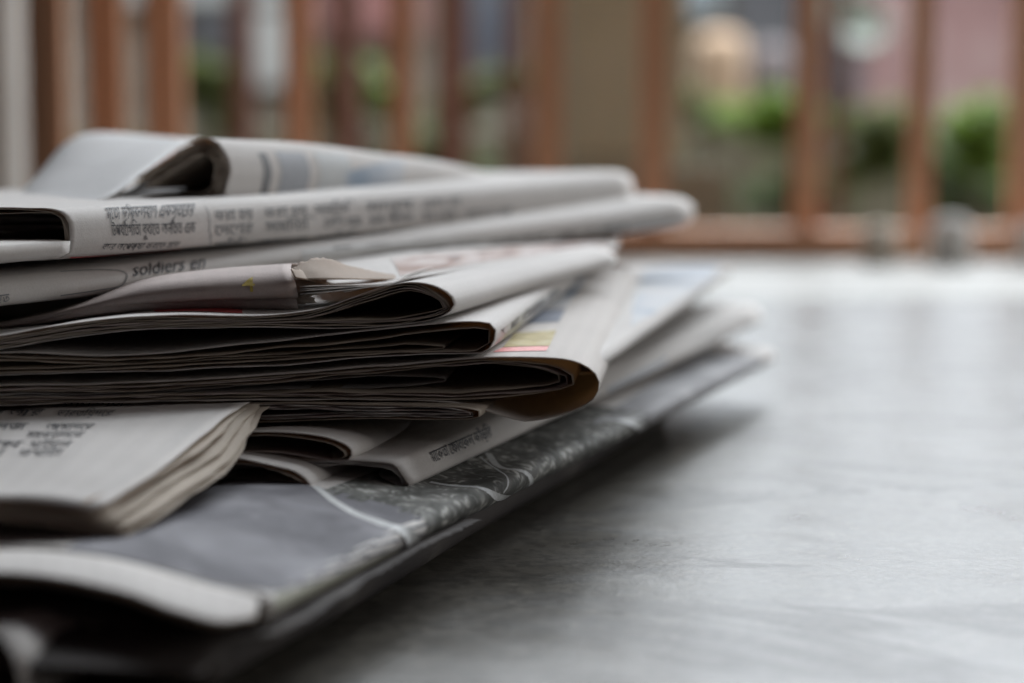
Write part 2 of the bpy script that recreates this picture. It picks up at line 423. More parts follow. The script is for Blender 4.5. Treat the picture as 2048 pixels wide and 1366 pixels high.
def fold_sheet(parent, prof, dl, dn, D, mat, close=0.0, nu=72, nv=20, seed=0, edge=0.0006, wav=0.00035, ext=0.11, v0=0.0, t=0.00018, bend=0.0, pnoise=0.0, v1=1.0, cp=1.0):
    """a folded sheet: front profile in photo pixels (depth runs from dl at the frame's left edge to dn at the nose), drawn out along D"""
    pp = catmull(prof, nu).copy()
    xn = max(q[0] for q in prof)
    W = []
    for k, (x, y) in enumerate(pp):
        yy = y + pnoise * (nz(x * 0.012 + seed * 5.1, seed * 1.7) + 0.5 * nz(x * 0.035, seed * 2.3))
        W.append(P(x, yy, dl + (dn - dl) * (x / xn)))
    W = np.array(W)
    if ext:                                          # the pages run on to the left, out of the picture
        for end in (0, -1):
            p = W[end]; q = p + np.array((-ext, 0.012, -0.0005))
            add = np.array([p * (1 - s) + q * s for s in (0.25, 0.5, 0.75, 1.0)])
            W = np.vstack([add[::-1], W]) if end == 0 else np.vstack([W, add])
    zm = 0.5 * (W[:, 2].min() + W[:, 2].max())
    sl = np.concatenate([[0], np.cumsum(np.linalg.norm(np.diff(W, axis=0), axis=1))])
    n2 = len(W)
    S = np.zeros((n2, nv, 3))
    LD = np.linalg.norm(D)
    tv = np.linspace(0, 1, nv) ** 1.35
    for i in range(n2):
        j0 = edge * (nz(sl[i] * 160.0, seed * 9.1) + 0.6 * nz(sl[i] * 520.0, seed * 4.7) + 0.35 * nz(sl[i] * 1500.0, seed))
        for j, v in enumerate(tv):
            vv = v0 + (v1 - v0) * v + (j0 / LD) * (1 - v) ** 6
            p = W[i] + D * vv
            p[2] = zm + D[2] * vv + (W[i, 2] - zm) * (1 - close * v ** cp) + bend * v * (1 - v)
            fr = (1 - v) ** 3
            p[2] += wav * fr * nz(sl[i] * 75.0, seed * 3.3, 1.0) * 1.2
            p[2] += wav * nz(p[0] * 22 + seed, p[1] * 22, seed * 2.0)
            S[i, j] = p
    return sheet_from_grid(S, mat, parent, 'sheet', t)

def inset(prof, px):
    """the next sheet inside a fold: profile moved inwards by px photo pixels, never through the other side"""
    q = catmull(prof, 60)
    tg = np.gradient(q, axis=0); tg /= np.linalg.norm(tg, axis=1, keepdims=True) + 1e-9
    nrm = np.stack([-tg[:, 1], tg[:, 0]], axis=1)
    k = int(np.argmax(q[:, 0]))
    top, bot = q[:k + 1], q[k:][::-1]
    out = []
    for i, p in enumerate(q):
        g = np.interp(p[0], bot[:, 0], bot[:, 1]) - np.interp(p[0], top[:, 0], top[:, 1])
        o = min(px, max(0.0, 0.40 * abs(g))) if abs(i - k) > 3 else px
        out.append(p + nrm[i] * o)
    return [tuple(v) for v in out[::3]] + [tuple(out[-1])]

def loft(parent, rows, mat, nu=40, nv=16, seed=0, wav=0.0003, t=0.00018, edge=None, eamp=0.0008, dd=0.0):
    """sheet through several photo-pixel curves (px, py, distance); edge = which ends are torn ('u0','u1','v0','v1')"""
    R = np.array([catmull([P(q[0], q[1], q[2] + dd) for q in r], nu) for r in rows])          # rows, nu, 3
    S = np.zeros((nu, nv, 3))
    for i in range(nu): S[i] = catmull(R[:, i], nv)
    wobble(S, seed, wav)
    for e in (edge or ()):
        if e[0] == 'u':
            d = 1 if e == 'u1' else -1
            for j in range(nv):
                jt = eamp * (nz(j * 0.45, seed * 3.1) + 0.8 * nz(j * 1.3, seed) + 0.5)
                a, b = (nu - 1, nu - 3) if d == 1 else (0, 2)
                dr = S[a, j] - S[b, j]; dr /= np.linalg.norm(dr) + 1e-9
                S[a, j] += dr * jt
        else:
            for i in range(nu):
                jt = eamp * (nz(i * 0.5, seed * 3.7) + 0.8 * nz(i * 1.4, seed) + 0.6 * nz(i * 3.1, seed))
                a, b = (nv - 1, nv - 3) if e == 'v1' else (0, 2)
                dr = S[i, a] - S[i, b]; dr /= np.linalg.norm(dr) + 1e-9
                S[i, a] += dr * jt
    return sheet_from_grid(S, mat, parent, 'sheet', t)

PAPERS = 'newspapers in the pile'
def newspaper(label, loc):
    return empty('newspaper', loc, label, 'newspaper', PAPERS)

# ================================================================== SETTING
def box(bm, x0, x1, y0, y1, z0, z1):
    vs = [bm.verts.new(p) for p in ((x0,y0,z0),(x1,y0,z0),(x1,y1,z0),(x0,y1,z0),(x0,y0,z1),(x1,y0,z1),(x1,y1,z1),(x0,y1,z1))]
    for f in ((3,2,1,0),(4,5,6,7),(0,1,5,4),(1,2,6,5),(2,3,7,6),(3,0,4,7)): bm.faces.new([vs[i] for i in f])
def bm_obj(name, bm, mat, parent=None, bevel=0.0, smooth=False):
    if bevel: bmesh.ops.bevel(bm, geom=bm.edges[:], offset=bevel, segments=2, affect='EDGES')
    bmesh.ops.recalc_face_normals(bm, faces=bm.faces[:])
    me = bpy.data.meshes.new(name); bm.to_mesh(me); bm.free(); me.materials.append(mat)
    if smooth: me.polygons.foreach_set('use_smooth', [True] * len(me.polygons))
    o = bpy.data.objects.new(name, me); COL.objects.link(o)
    if parent is not None:
        o.parent = parent; o.matrix_parent_inverse = parent.matrix_basis.inverted()
    return o
def box_obj(name, dims, mat, parent=None, bevel=0.0):
    bm = bmesh.new(); box(bm, *dims); return bm_obj(name, bm, mat, parent, bevel)
def lathe(prof, cx, cy, seg=28):
    bm = bmesh.new(); rings = []
    for r, z in prof: rings.append([bm.verts.new((cx + r * math.cos(2 * math.pi * k / seg), cy + r * math.sin(2 * math.pi * k / seg), z)) for k in range(seg)])
    for a, b in zip(rings, rings[1:]):
        for k in range(seg): bm.faces.new((a[k], a[(k + 1) % seg], b[(k + 1) % seg], b[k]))
    bm.faces.new(rings[0][::-1]); bm.faces.new(rings[-1]); return bm

MB = marble_mat('polished_grey_marble', (0.064, 0.057, 0.046), (0.098, 0.090, 0.076), (0.03, 0.028, 0.024), 0.32, 0.60)
MB2 = marble_mat('pale_cream_marble', (0.33, 0.325, 0.295), (0.40, 0.395, 0.365), (0.28, 0.265, 0.235), 0.5, 0.3, 0.4)
fl = box_obj('marble_floor', (-1.1, 1.3, 0.12, 1.079, FZ - 0.03, FZ), MB); fl['kind'] = 'structure'
st = box_obj('marble_threshold', (-1.1, 1.3, 1.0805, 1.44, FZ - 0.03, FZ + 0.0003), MB2, bevel=0.0012); st['kind'] = 'structure'
soil = rough_mat('garden_soil', [(0.3, (0.10, 0.085, 0.06)), (0.7, (0.19, 0.17, 0.13))], 9.0, 0.95, 0.5)
gr = box_obj('garden_ground', (-4, 4, 1.442, 6.5, -0.36, -0.30), soil); gr['kind'] = 'structure'

# railing
wood = rough_mat('brown_painted_wood', [(0.3, (0.60, 0.30, 0.17)), (0.7, (0.74, 0.41, 0.25))], 14.0, 0.55, 0.2, stretch=(6, 6, 0.6), bdist=0.002)
rail = empty('railing', (0.1, 1.395, FZ), 'brown wooden balcony railing with upright bars behind the pile', 'railing')
def post(parent, px, w, d, z0, z1, mat, name='post'):
    x = P(px, 300, d)[0]; h = w * d / F / 2
    return box_obj(name, (x - h, x + h, d - h, d + h, z0, z1), mat, parent, bevel=h * 0.28)
for px, w in ((600, 56), (805, 52), (1094, 60), (1307, 54), (1613, 50), (1840, 44), (2050, 60), (2260, 52)):
    post(rail, px, w, 1.395, FZ + 0.0195, 0.90, wood)
for px, w, d in ((332, 72, 1.30), (216, 70, 1.22), (98, 76, 1.15)):
    post(rail, px, w, d, FZ + 0.0005, 0.90, wood)
box_obj('bottom_rail', (-0.24, 0.72, 1.375, 1.415, FZ + 0.0005, FZ + 0.0190), wood, rail, 0.002)
box_obj('top_rail', (-0.24, 0.72, 1.37, 1.42, 0.9005, 0.935), wood, rail, 0.004)

red_wood = rough_mat('dark_red_wood', [(0.3, (0.15, 0.06, 0.045)), (0.7, (0.24, 0.11, 0.08))], 10.0, 0.7, 0.2, stretch=(6, 6, 0.6))
fence = empty('garden_fence', (-0.1, 2.1, -0.3), 'dark red garden fence of thin upright bars beyond the railing', 'fence')
for px, w in ((488, 46), (694, 56), (905, 66), (1035, 40), (1668, 30)):
    post(fence, px, w, 2.1, -0.2999, 0.62, red_wood)
box_obj('fence_rail', (-0.42, 0.36, 2.125, 2.145, 0.42, 0.46), red_wood, fence, 0.003)

plaster = rough_mat('pale_grey_plaster', [(0.3, (0.40, 0.38, 0.35)), (0.7, (0.50, 0.48, 0.45))], 8.0, 0.85, 0.2)
o = box_obj('plaster_pillar', (-0.64, P(38, 200, 1.48)[0], 1.444, 1.66, -0.2999, 1.3), plaster, None, 0.006)
o['label'] = 'pale grey plaster pillar at the far left edge behind the railing'; o['category'] = 'pillar'
olive = rough_mat('olive_grey_render', [(0.3, (0.33, 0.33, 0.25)), (0.7, (0.42, 0.42, 0.33))], 6.0, 0.85, 0.2)
pil = empty('gate_pillar', (0.09, 1.75, -0.3), 'broad olive grey gate pillar between the middle railing bars', 'pillar')
box_obj('shaft', (P(1128, 200, 1.7)[0], P(1368, 200, 1.7)[0], 1.68, 1.85, -0.2999, 1.2), olive, pil, 0.004)
plinth = rough_mat('grey_green_plinth', [(0.3, (0.24, 0.235, 0.18)), (0.7, (0.33, 0.32, 0.26))], 9.0, 0.9, 0.3)
box_obj('plinth', (P(1110, 200, 1.66)[0], P(1450, 200, 1.66)[0], 1.63, 1.679, -0.2999, P(1400, 300, 1.64)[2] - 0.012), plinth, pil, 0.006)

moss = rough_mat('mossy_masonry', [(0.25, (0.10, 0.095, 0.055)), (0.5, (0.19, 0.175, 0.125)), (0.75, (0.30, 0.28, 0.22))], 5.0, 0.95, 0.5, detail=6)
o = box_obj('low_garden_wall', (-2.2, 2.2, 3.30, 3.48, -0.2999, P(1000, 262, 3.3)[2]), moss, None, 0.01)
o['label'] = 'low mossy garden wall running behind the plants'; o['category'] = 'wall'

pink = rough_mat('weathered_pink_paint', [(0.25, (0.11, 0.055, 0.05)), (0.5, (0.20, 0.12, 0.115)), (0.75, (0.27, 0.215, 0.20))], 5.0, 0.9, 0.3, detail=6)
drab = rough_mat('weathered_drab_render', [(0.25, (0.07, 0.06, 0.045)), (0.5, (0.14, 0.12, 0.095)), (0.75, (0.24, 0.22, 0.19))], 3.2, 0.9, 0.3, detail=6)
hs = empty('house', (0.3, 4.9, -0.3), 'weathered drab and pink house wall across the garden', 'house')
box_obj('wall', (-2.6, 2.8, 4.8, 5.0, -0.2999, 0.42), drab, hs)
dark = rough_mat('dark_doorway', [(0.3, (0.035, 0.035, 0.04)), (0.7, (0.07, 0.07, 0.075))], 6.0, 0.6, 0.1)
pale = rough_mat('pale_grey_panel', [(0.3, (0.26, 0.265, 0.255)), (0.7, (0.36, 0.365, 0.355))], 6.0, 0.8, 0.1)
def hpanel(name, x0, x1, y0, y1, mat, d=4.79, th=0.03):
    return box_obj(name, (P(x0, y0, d)[0], P(x1, y0, d)[0], d - th, d + 0.004, P(0, y1, d)[2], P(0, y0, d)[2]), mat, hs, 0.004)
hpanel('painted_wall', 1690, 2300, -160, 252, pink, 4.795, 0.02)
hpanel('doorway', 1465, 1600, -160, 175, dark)
hpanel('doorway', 1625, 1720, 60, 210, dark)
hpanel('panel', 495, 585, 20, 175, pale)
hpanel('window', 380, 480, 12, 118, dark)
hpanel('lintel', 180, 570, -60, 8, pale)
maroon = rough_mat('maroon_paint', [(0.3, (0.17, 0.07, 0.065)), (0.7, (0.26, 0.13, 0.12))], 3.0, 0.9, 0.2)
hpanel('shutter', 636, 850, -120, 72, maroon)
hpanel('window', 1320, 1440, -80, 40, rough_mat('blue_grey_shutter', [(0.3, (0.13, 0.15, 0.16)), (0.7, (0.2, 0.22, 0.23))], 5.0, 0.7))

# hanging cloth
cloth = rough_mat('pale_blue_white_cloth', [(0.3, (0.42, 0.46, 0.53)), (0.7, (0.52, 0.56, 0.61))], 20.0, 0.9, 0.2, trans=0.4)
def cloth_grid(x0, x1, y0, y1, d, name, label, mat, fold=0.012, nfold=5, taper=0.85):
    nu, nv = 40, 24; S = np.zeros((nu, nv, 3))
    for i in range(nu):
        for j in range(nv):
            a, b = i / (nu - 1), j / (nv - 1)
            cx = (x0 + x1) / 2; wdt = (x1 - x0) * (1 - (1 - taper) * b)
            p = P(cx + (a - 0.5) * wdt, y0 + (y1 - y0) * b + 6 * math.sin(a * 9), d)
            p[1] += fold * math.sin(a * nfold * 6.28 + b) * (0.4 + 0.6 * b)
            S[i, j] = p
    r = sheet_from_grid(S, mat, None, name, 0.002); r.o['label'] = label; r.o['category'] = 'cloth'; return r
cloth_grid(915, 1046, -150, 138, 2.5, 'hanging_cloth', 'pale bluish white cloth hanging behind the bar left of the olive pillar', cloth)
# peach bundle
peach = rough_mat('peach_sacking', [(0.3, (0.36, 0.25, 0.165)), (0.7, (0.46, 0.335, 0.235))], 30.0, 0.9, 0.4)
def pot(px, py0, py1, wpx, d, prof, mat, name, label, cat, parts=None):
    z0 = P(px, py1, d)[2]; z1 = P(px, py0, d)[2]; x = P(px, py0, d)[0]; r = wpx * d / F / 2
    bm = lathe([(r * a, z0 + (z1 - z0) * b) for a, b in prof], x, d)
    o = bm_obj(name, bm, mat, None, 0, True); o['label'] = label; o['category'] = cat; return o
sack_prof = [(0.8, 0), (0.97, 0.06), (1.0, 0.3), (1.0, 0.6), (0.97, 0.84), (0.80, 0.96), (0.4, 1.0)]
pot(1438, 62, 262, 112, 3.39, sack_prof, peach, 'cloth_sack', 'rounded peach coloured sack on the wall right of the olive pillar', 'sack')
grey_violet = rough_mat('dusty_violet_sacking', [(0.3, (0.15, 0.125, 0.13)), (0.7, (0.21, 0.19, 0.19))], 20.0, 0.9, 0.4)
pot(1545, 85, 262, 80, 3.42, sack_prof, grey_violet, 'cloth_sack', 'smaller dusty violet sack beside the peach sack', 'sack')
# pale oval basin leaning on the house wall
basin_m = rough_mat('pale_green_enamel', [(0.3, (0.30, 0.36, 0.31)), (0.7, (0.42, 0.45, 0.41))], 12.0, 0.35, 0.1)
bm = lathe([(0.55, 0.0), (0.80, 0.25), (1.0, 0.62), (1.06, 0.66), (1.0, 0.70), (0.78, 0.34), (0.5, 0.12)], 0, 0, 36)
bmesh.ops.scale(bm, vec=(0.052, 0.038, 0.04), verts=bm.verts)
bs = bm_obj('enamel_basin', bm, basin_m, None, 0, True)
bs.location = P(1700, 45, 3.40); bs.rotation_euler = (math.radians(75), math.radians(35), 0)
bs['label'] = 'pale greenish white oval basin at the top right behind the railing'; bs['category'] = 'basin'

# small whitewashed blocks at the rail
wht = rough_mat('white_limewash', [(0.3, (0.74, 0.72, 0.69)), (0.7, (0.84, 0.82, 0.79))], 40.0, 0.8, 0.2)
bei = rough_mat('beige_stone', [(0.3, (0.62, 0.55, 0.46)), (0.7, (0.70, 0.63, 0.54))], 40.0, 0.8, 0.2)
stone_prof = [(0.86, 0), (0.95, 0.06), (0.98, 0.5), (0.9, 0.8), (0.62, 0.96), (0.2, 1.0)]
pot(1902, 432, 529, 92, 1.332, stone_prof, wht, 'white_stone', 'small rounded white stone standing before the bottom rail at right', 'stone')
pot(1758, 446, 529, 76, 1.335, stone_prof, bei, 'beige_stone', 'small beige stone before the bottom rail between two right bars', 'stone')
pot(2075, 440, 529, 74, 1.333, stone_prof, wht, 'white_stone', 'small white stone before the bottom rail cut by the right frame edge', 'stone')

# plants
def leaf_mat(name, a, b):
    return rough_mat(name, [(0.3, a), (0.7, b)], 30.0, 0.5, 0.1, trans=0.45)
LM = [leaf_mat('fresh_green_leaf', (0.13, 0.22, 0.03), (0.22, 0.33, 0.05)), leaf_mat('olive_leaf', (0.10, 0.13, 0.035), (0.17, 0.20, 0.06)), leaf_mat('deep_green_leaf', (0.06, 0.10, 0.035), (0.11, 0.16, 0.05))]
stem_m = rough_mat('brown_stem', [(0.3, (0.07, 0.05, 0.03)), (0.7, (0.13, 0.10, 0.06))], 30.0, 0.9)
def plant(px, py, rx, ry, d, mat, n, label, seed, leaf=0.016):
    rnd = random.Random(seed)
    c = P(px, py, d); sx = rx * d / F; sz = ry * d / F
    base = (c[0], d, -0.2999)
    root = empty('garden_plant', base, label, 'plant', 'plants beyond the railing')
    V, fs = [], []
    lobes = [(rnd.uniform(-.6, .6), rnd.uniform(-.6, .6), rnd.uniform(.35, .6)) for _ in range(6)]
    for k in range(n):
        lx, lz, lr = rnd.choice(lobes)
        v = Vector((rnd.gauss(0, 1), rnd.gauss(0, 1), rnd.gauss(0, 1))).normalized() * lr * rnd.random() ** 0.4
        q = Vector((c[0] + (lx + v.x) * sx, d + v.y * sx * 0.8, c[2] + (lz + v.z) * sz))
        ax = Vector((rnd.uniform(-1, 1), rnd.uniform(-1, 1), rnd.uniform(-.5, .7))).normalized()
        sd = ax.cross(Vector((rnd.uniform(-1, 1), rnd.uniform(-1, 1), 1))).normalized()
        nn = ax.cross(sd); l = leaf * rnd.uniform(.7, 1.3); w = l * 0.36; i = len(V)
        V += [q - ax * l, q + sd * w + nn * w * .3, q + ax * l, q - sd * w + nn * w * .3, q]
        fs += [(i, i + 1, i + 4), (i + 1, i + 2, i + 4), (i + 2, i + 3, i + 4), (i + 3, i, i + 4)]
    link_mesh('foliage', V, fs, mat, root, smooth=False)
    V, fs = [], []
    for lx, lz, lr in lobes[:4]:
        a = Vector(base) + Vector((lx * .02, 0, 0)); b = Vector((c[0] + lx * sx, d, c[2] + lz * sz)); i = len(V)
        for s in range(5):
            q = a.lerp(b, s / 4) + Vector((0.01 * math.sin(s * 1.7 + lx * 9), 0, 0)); r = 0.005 * (1 - s / 6)
            V += [q + Vector((r * math.cos(t), r * math.sin(t), 0)) for t in (0, 1.57, 3.14, 4.71)]
            if s: fs += [(i + 4 * s - 4 + t, i + 4 * s - 4 + (t + 1) % 4, i + 4 * s + (t + 1) % 4, i + 4 * s + t) for t in range(4)]
    link_mesh('stem', V, fs, stem_m, root)
plant(425, 190, 95, 90, 2.75, LM[1], 420, 'olive green plant between the third and fourth bars from the left', 1)
plant(668, 200, 70, 90, 2.7, LM[1], 380, 'olive green plant just left of the orange lit bar above the pile', 2)
plant(745, 200, 60, 80, 2.8, LM[0], 380, 'bright green plant between the two middle left bars', 3)
plant(965, 185, 130, 60, 2.75, LM[1], 460, 'olive green plant under the hanging cloth', 4)
plant(1545, 235, 110, 60, 2.7, LM[0], 480, 'bright green plant below the peach sack', 5)
plant(1430, 225, 80, 40, 2.8, LM[1], 260, 'low olive plant hiding the foot of the peach sack', 11)
plant(1740, 280, 120, 90, 2.8, LM[1], 560, 'olive green plant right of the bar below the pale basin', 6)
plant(1990, 265, 120, 100, 2.7, LM[0], 520, 'bright green plant at the right edge of the picture', 7)
plant(1930, 360, 140, 80, 2.9, LM[2], 460, 'low dark green plant in front of the garden wall at right', 8)
plant(1570, 370, 130, 90, 2.95, LM[2], 420, 'low dark green plant in front of the garden wall right of the pillar', 9)
plant(870, 300, 110, 70, 2.9, LM[2], 300, 'low dark plant right above the top newspaper', 10)

# ================================================================== NEWSPAPERS (bottom to top)
# ---- torn sheet lying on the marble under everything
n13 = newspaper('shade-darkened thick newspaper with torn edges under the whole pile on the marble', P(300, 1300, 0.33))
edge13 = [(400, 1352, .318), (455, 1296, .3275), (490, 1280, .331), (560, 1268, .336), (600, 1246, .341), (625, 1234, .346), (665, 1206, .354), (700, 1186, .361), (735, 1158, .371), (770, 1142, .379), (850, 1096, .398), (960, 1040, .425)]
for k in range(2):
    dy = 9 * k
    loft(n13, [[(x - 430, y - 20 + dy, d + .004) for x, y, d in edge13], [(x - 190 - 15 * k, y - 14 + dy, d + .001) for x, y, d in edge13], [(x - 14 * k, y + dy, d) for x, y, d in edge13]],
         M['shadepage'], nu=130, nv=14, seed=3 + k, wav=0.0003, edge=['v1'], eamp=0.0007)  # torn sheets coloured near-black in place of shade
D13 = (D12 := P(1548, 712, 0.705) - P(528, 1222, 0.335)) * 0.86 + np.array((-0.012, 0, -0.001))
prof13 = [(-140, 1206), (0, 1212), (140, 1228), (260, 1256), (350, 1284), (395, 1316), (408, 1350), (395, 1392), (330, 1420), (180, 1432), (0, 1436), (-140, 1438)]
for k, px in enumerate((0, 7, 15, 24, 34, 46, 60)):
    fold_sheet(n13, prof13 if k == 0 else inset(prof13, px), .345, .328, D13, M['shadepage'] if k % 3 != 2 else M['cream'], seed=200 + k, nu=70, nv=16, edge=0.0016, wav=0.0006, pnoise=3.0)  # most of these pages carry their shade in the colour
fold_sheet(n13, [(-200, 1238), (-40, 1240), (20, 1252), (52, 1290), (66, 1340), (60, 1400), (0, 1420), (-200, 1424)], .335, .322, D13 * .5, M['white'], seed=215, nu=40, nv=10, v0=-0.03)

# ---- the broad newspaper at the bottom of the pile
n12 = newspaper('broad grey newspaper with an engraving print at the bottom of the pile', P(520, 1225, 0.335))
D12 = P(1548, 712, 0.705) - P(528, 1222, 0.335)
prof12 = [(-140, 1090), (0, 1100), (130, 1106), (240, 1122), (340, 1150), (420, 1174), (480, 1186), (515, 1194), (531, 1212), (529, 1232), (510, 1250), (470, 1262), (420, 1254), (300, 1218), (150, 1180), (0, 1160), (-140, 1150)]
b12 = fold_sheet(n12, prof12, .357, .335, D12, M['white'], seed=12, nu=110, nv=34, wav=0.0006, edge=0.0004)
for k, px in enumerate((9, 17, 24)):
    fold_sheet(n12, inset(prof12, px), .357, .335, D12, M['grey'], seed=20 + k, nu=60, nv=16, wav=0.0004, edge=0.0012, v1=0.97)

for k in range(4):
    y = 5.5 * k; e = .0012 * k
    loft(n12, [[(-420, 1092 + y, .358 + e), (0, 1101 + y, .355 + e), (130, 1106 + y, .350 + e), (240, 1120 + y, .346 + e), (340, 1147 + y, .341 + e), (420, 1171 + y, .337 + e), (515, 1194 + y, .3345 + e)],
               [(-420, 1122 + y, .347 + e), (0, 1126 + y, .344 + e), (130, 1134 + y, .340 + e), (240, 1153 + y, .336 + e), (340, 1185 + y, .331 + e), (420, 1212 + y, .328 + e), (515, 1216 + y, .331 + e)],
               [(-420, 1146 + y, .341 + e), (0, 1148 + y, .338 + e), (130, 1158 + y, .334 + e), (240, 1182 + y, .330 + e), (340, 1218 + y, .325 + e), (430, 1246 + y * .6, .323 + e), (505, 1236 + y * .4, .328 + e)]],
         M['white'] if k == 0 else M['cream'], nu=70, nv=12, seed=27 + k, wav=0.0005, edge=['v1'], eamp=0.0007)

# ---- front left bundle with ragged stacked edges
n11 = newspaper('thin white newspaper with ragged page edges jutting out at the front left', P(240, 1085, 0.36))
s11 = []
for k, a in enumerate((0.0, 0.10, 0.26, 0.34, 0.52, 0.60, 0.78, 0.88, 1.0)):
    fx, fy = 178 + 64 * a, 1020 + 62 * a
    bx, by = 488 + 36 * a, 806 + 6 * a
    if k % 2: fx -= 34; bx -= 26; fy -= 8
    dk = 5 if k else 0
    j = nz(k * 3.37 + 0.4, 1.3) * 16; fx += nz(k * 5.1, 7.7) * 14; bx += nz(k * 4.3, 2.2) * 12
    rows = [[(-480, 996 + dk + 34 * a, .365), (-60, 998 + dk + 34 * a, .365), (80, 1004 + dk + 40 * a, .365), (fx, fy, .362)],
            [(-480, 925 + dk + 12 * a, .39), (-60, 930 + dk + 12 * a, .39), (150, 938 + dk + 26 * a, .385), (fx + 112 + j, fy - 70 - 8 * a, .382)],
            [(-480, 862 + dk + 6 * a, .415), (-60, 862 + dk + 6 * a, .415), (200, 868 + dk + 12 * a, .41), (fx + 225 - j * .6, fy - 148 - 6 * a, .408)],
            [(-480, 800 + dk, .452), (-60, 800 + dk + 3 * a, .45), (250, 803 + dk + 4 * a, .445), (bx, by + dk, .44)],
            [(-460, 770 + dk, .53), (-40, 772 + dk, .53), (250, 775 + dk, .53), (bx + 110, by - 50 + dk, .53)]]
    s11.append(loft(n11, rows, M['white'] if k == 0 else (M['tan'] if k % 2 else M['cream']), nu=46, nv=34, seed=31 + k, wav=0.0005, edge=['u1'], eamp=0.0009, t=0.00016))  # recessed tan sheets paint the shadow lines between pages

# ---- folded newspaper with the text line on its spine
n8 = newspaper('pale newspaper with one dark text line on its squared spine, second from the bottom', P(815, 970, 0.43))
D8 = P(1530, 632, 0.72) - P(818, 962, 0.43)
prof8 = [(380, 935), (560, 925), (690, 922), (765, 925), (790, 930), (800, 945), (818, 974), (800, 978), (730, 975), (600, 972), (380, 968)]
b8 = fold_sheet(n8, prof8, .43, .43, D8, M['white'], seed=41, nu=70, nv=26, edge=0.0004, wav=0.0003, ext=0.10)
for k, px in enumerate((5, 10)):
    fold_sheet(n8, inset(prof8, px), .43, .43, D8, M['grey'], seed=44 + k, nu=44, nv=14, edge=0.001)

# ---- two-lobed fold
n9 = newspaper('newspaper folded into two dark open loops above the squared spine', P(620, 985, 0.42))
D9 = P(905, 846, 0.505) - P(702, 908, 0.43)
prof9a = [(300, 872), (430, 866), (540, 861), (620, 868), (672, 880), (698, 895), (703, 907), (692, 922), (655, 930), (560, 922), (430, 912), (300, 915)]
fold_sheet(n9, prof9a, .43, .43, D9, M['white'], seed=51, close=.3, edge=0.0005)
fold_sheet(n9, inset(prof9a, 9), .43, .43, D9, M['cream'], seed=52, close=.3, edge=0.001)
fold_sheet(n9, [(420, 905), (520, 902), (640, 918), (690, 926)], .43, .43, D9 * .8, M['pink'], seed=55, ext=0, nu=30, nv=10)
prof9b = [(280, 925), (400, 914), (470, 918), (540, 930), (590, 945), (612, 962), (621, 978), (604, 990), (540, 988), (450, 980), (280, 975)]
D9b = P(900, 852, 0.505) - P(621, 978, 0.42)
fold_sheet(n9, prof9b, .43, .42, D9b, M['white'], seed=57, close=.3, edge=0.0005)
fold_sheet(n9, inset(prof9b, 8), .43, .42, D9b, M['cream'], seed=58, close=.3, edge=0.001)

# ---- small bundle with cut page ends
n10 = newspaper('thin newspaper showing small curled page ends under the widest fold', P(962, 828, 0.445))
D10 = P(1100, 740, 0.55) - P(962, 826, 0.445)
prof10 = [(300, 808), (560, 806), (760, 810), (880, 813), (940, 817), (964, 825), (955, 834), (900, 838), (760, 836), (560, 842), (300, 852)]
fold_sheet(n10, prof10, .44, .445, D10, M['cream'], seed=61, edge=0.0005, wav=0.0002)
for k, (px, x) in enumerate(((4, 950), (8, 930), (11, 900))):
    q = inset(prof10, px)
    fold_sheet(n10, q, .44, .445, D10, M['pink'] if k % 2 else M['white'], seed=62 + k, edge=0.0022, wav=0.0002, v0=0.0)

# ---- newspaper with blue picture, lying behind right
n7 = newspaper('newspaper with a pale blue picture jutting out behind the widest fold', P(1240, 700, 0.51))
D7 = P(1462, 540, 0.735) - P(1238, 700, 0.505)
prof7 = [(800, 690), (1000, 684), (1130, 682), (1200, 684), (1230, 690), (1241, 702), (1232, 716), (1190, 722), (1000, 726), (800, 728)]
b7 = fold_sheet(n7, prof7, .50, .505, D7, M['white'], seed=71, nu=60, nv=24, ext=0.08, v0=-0.12)
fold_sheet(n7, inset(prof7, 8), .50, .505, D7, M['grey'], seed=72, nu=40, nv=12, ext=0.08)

# ---- widest fold (N6)
n6 = newspaper('newspaper with the widest open fold and broad blank margin in mid pile', P(1195, 800, 0.46))
D6 = P(1277, 562, 0.665) - P(1198, 768, 0.458)
prof6 = [(-140, 778), (0, 772), (300, 765), (560, 747), (760, 731), (900, 720), (1010, 715), (1105, 716), (1160, 727), (1190, 748), (1198, 770), (1188, 798), (1150, 822), (1090, 838), (1050, 842), (1010, 832), (930, 808), (820, 799), (600, 799), (300, 804), (0, 812), (-140, 815)]
b6 = fold_sheet(n6, prof6, .432, .458, D6, M['foldtan'], seed=81, nu=150, nv=34, edge=0.0005, wav=0.00025, close=0.05)
ins6 = [[(-140, 783), (0, 777), (300, 770), (560, 753), (760, 737), (900, 726), (1020, 722), (1095, 731), (1140, 748), (1154, 762), (1130, 776), (1060, 789), (950, 797), (800, 796), (560, 793), (300, 798), (-140, 808)],
        [(-140, 786), (0, 780), (300, 774), (560, 756), (760, 740), (900, 729), (1010, 725), (1080, 733), (1130, 750), (1143, 760), (1115, 773), (1050, 784), (950, 791), (800, 791), (560, 788), (300, 794), (-140, 804)],
        [(-140, 790), (0, 784), (300, 779), (560, 761), (760, 744), (900, 732), (1000, 728), (1070, 736), (1118, 750), (1128, 758), (1100, 768), (1030, 778), (930, 785), (800, 786), (560, 784), (300, 790), (-140, 800)],
        [(-140, 792), (0, 788), (300, 783), (560, 766), (700, 754), (800, 750), (900, 760), (760, 776), (560, 779), (300, 787), (-140, 797)]]
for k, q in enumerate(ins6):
    fold_sheet(n6, q, .432, .458, D6, (M['cream'], M['pink'], M['cream'], M['grey'])[k], seed=83 + k, nu=100, nv=16, edge=0.0010, wav=0.0003, pnoise=2.5)

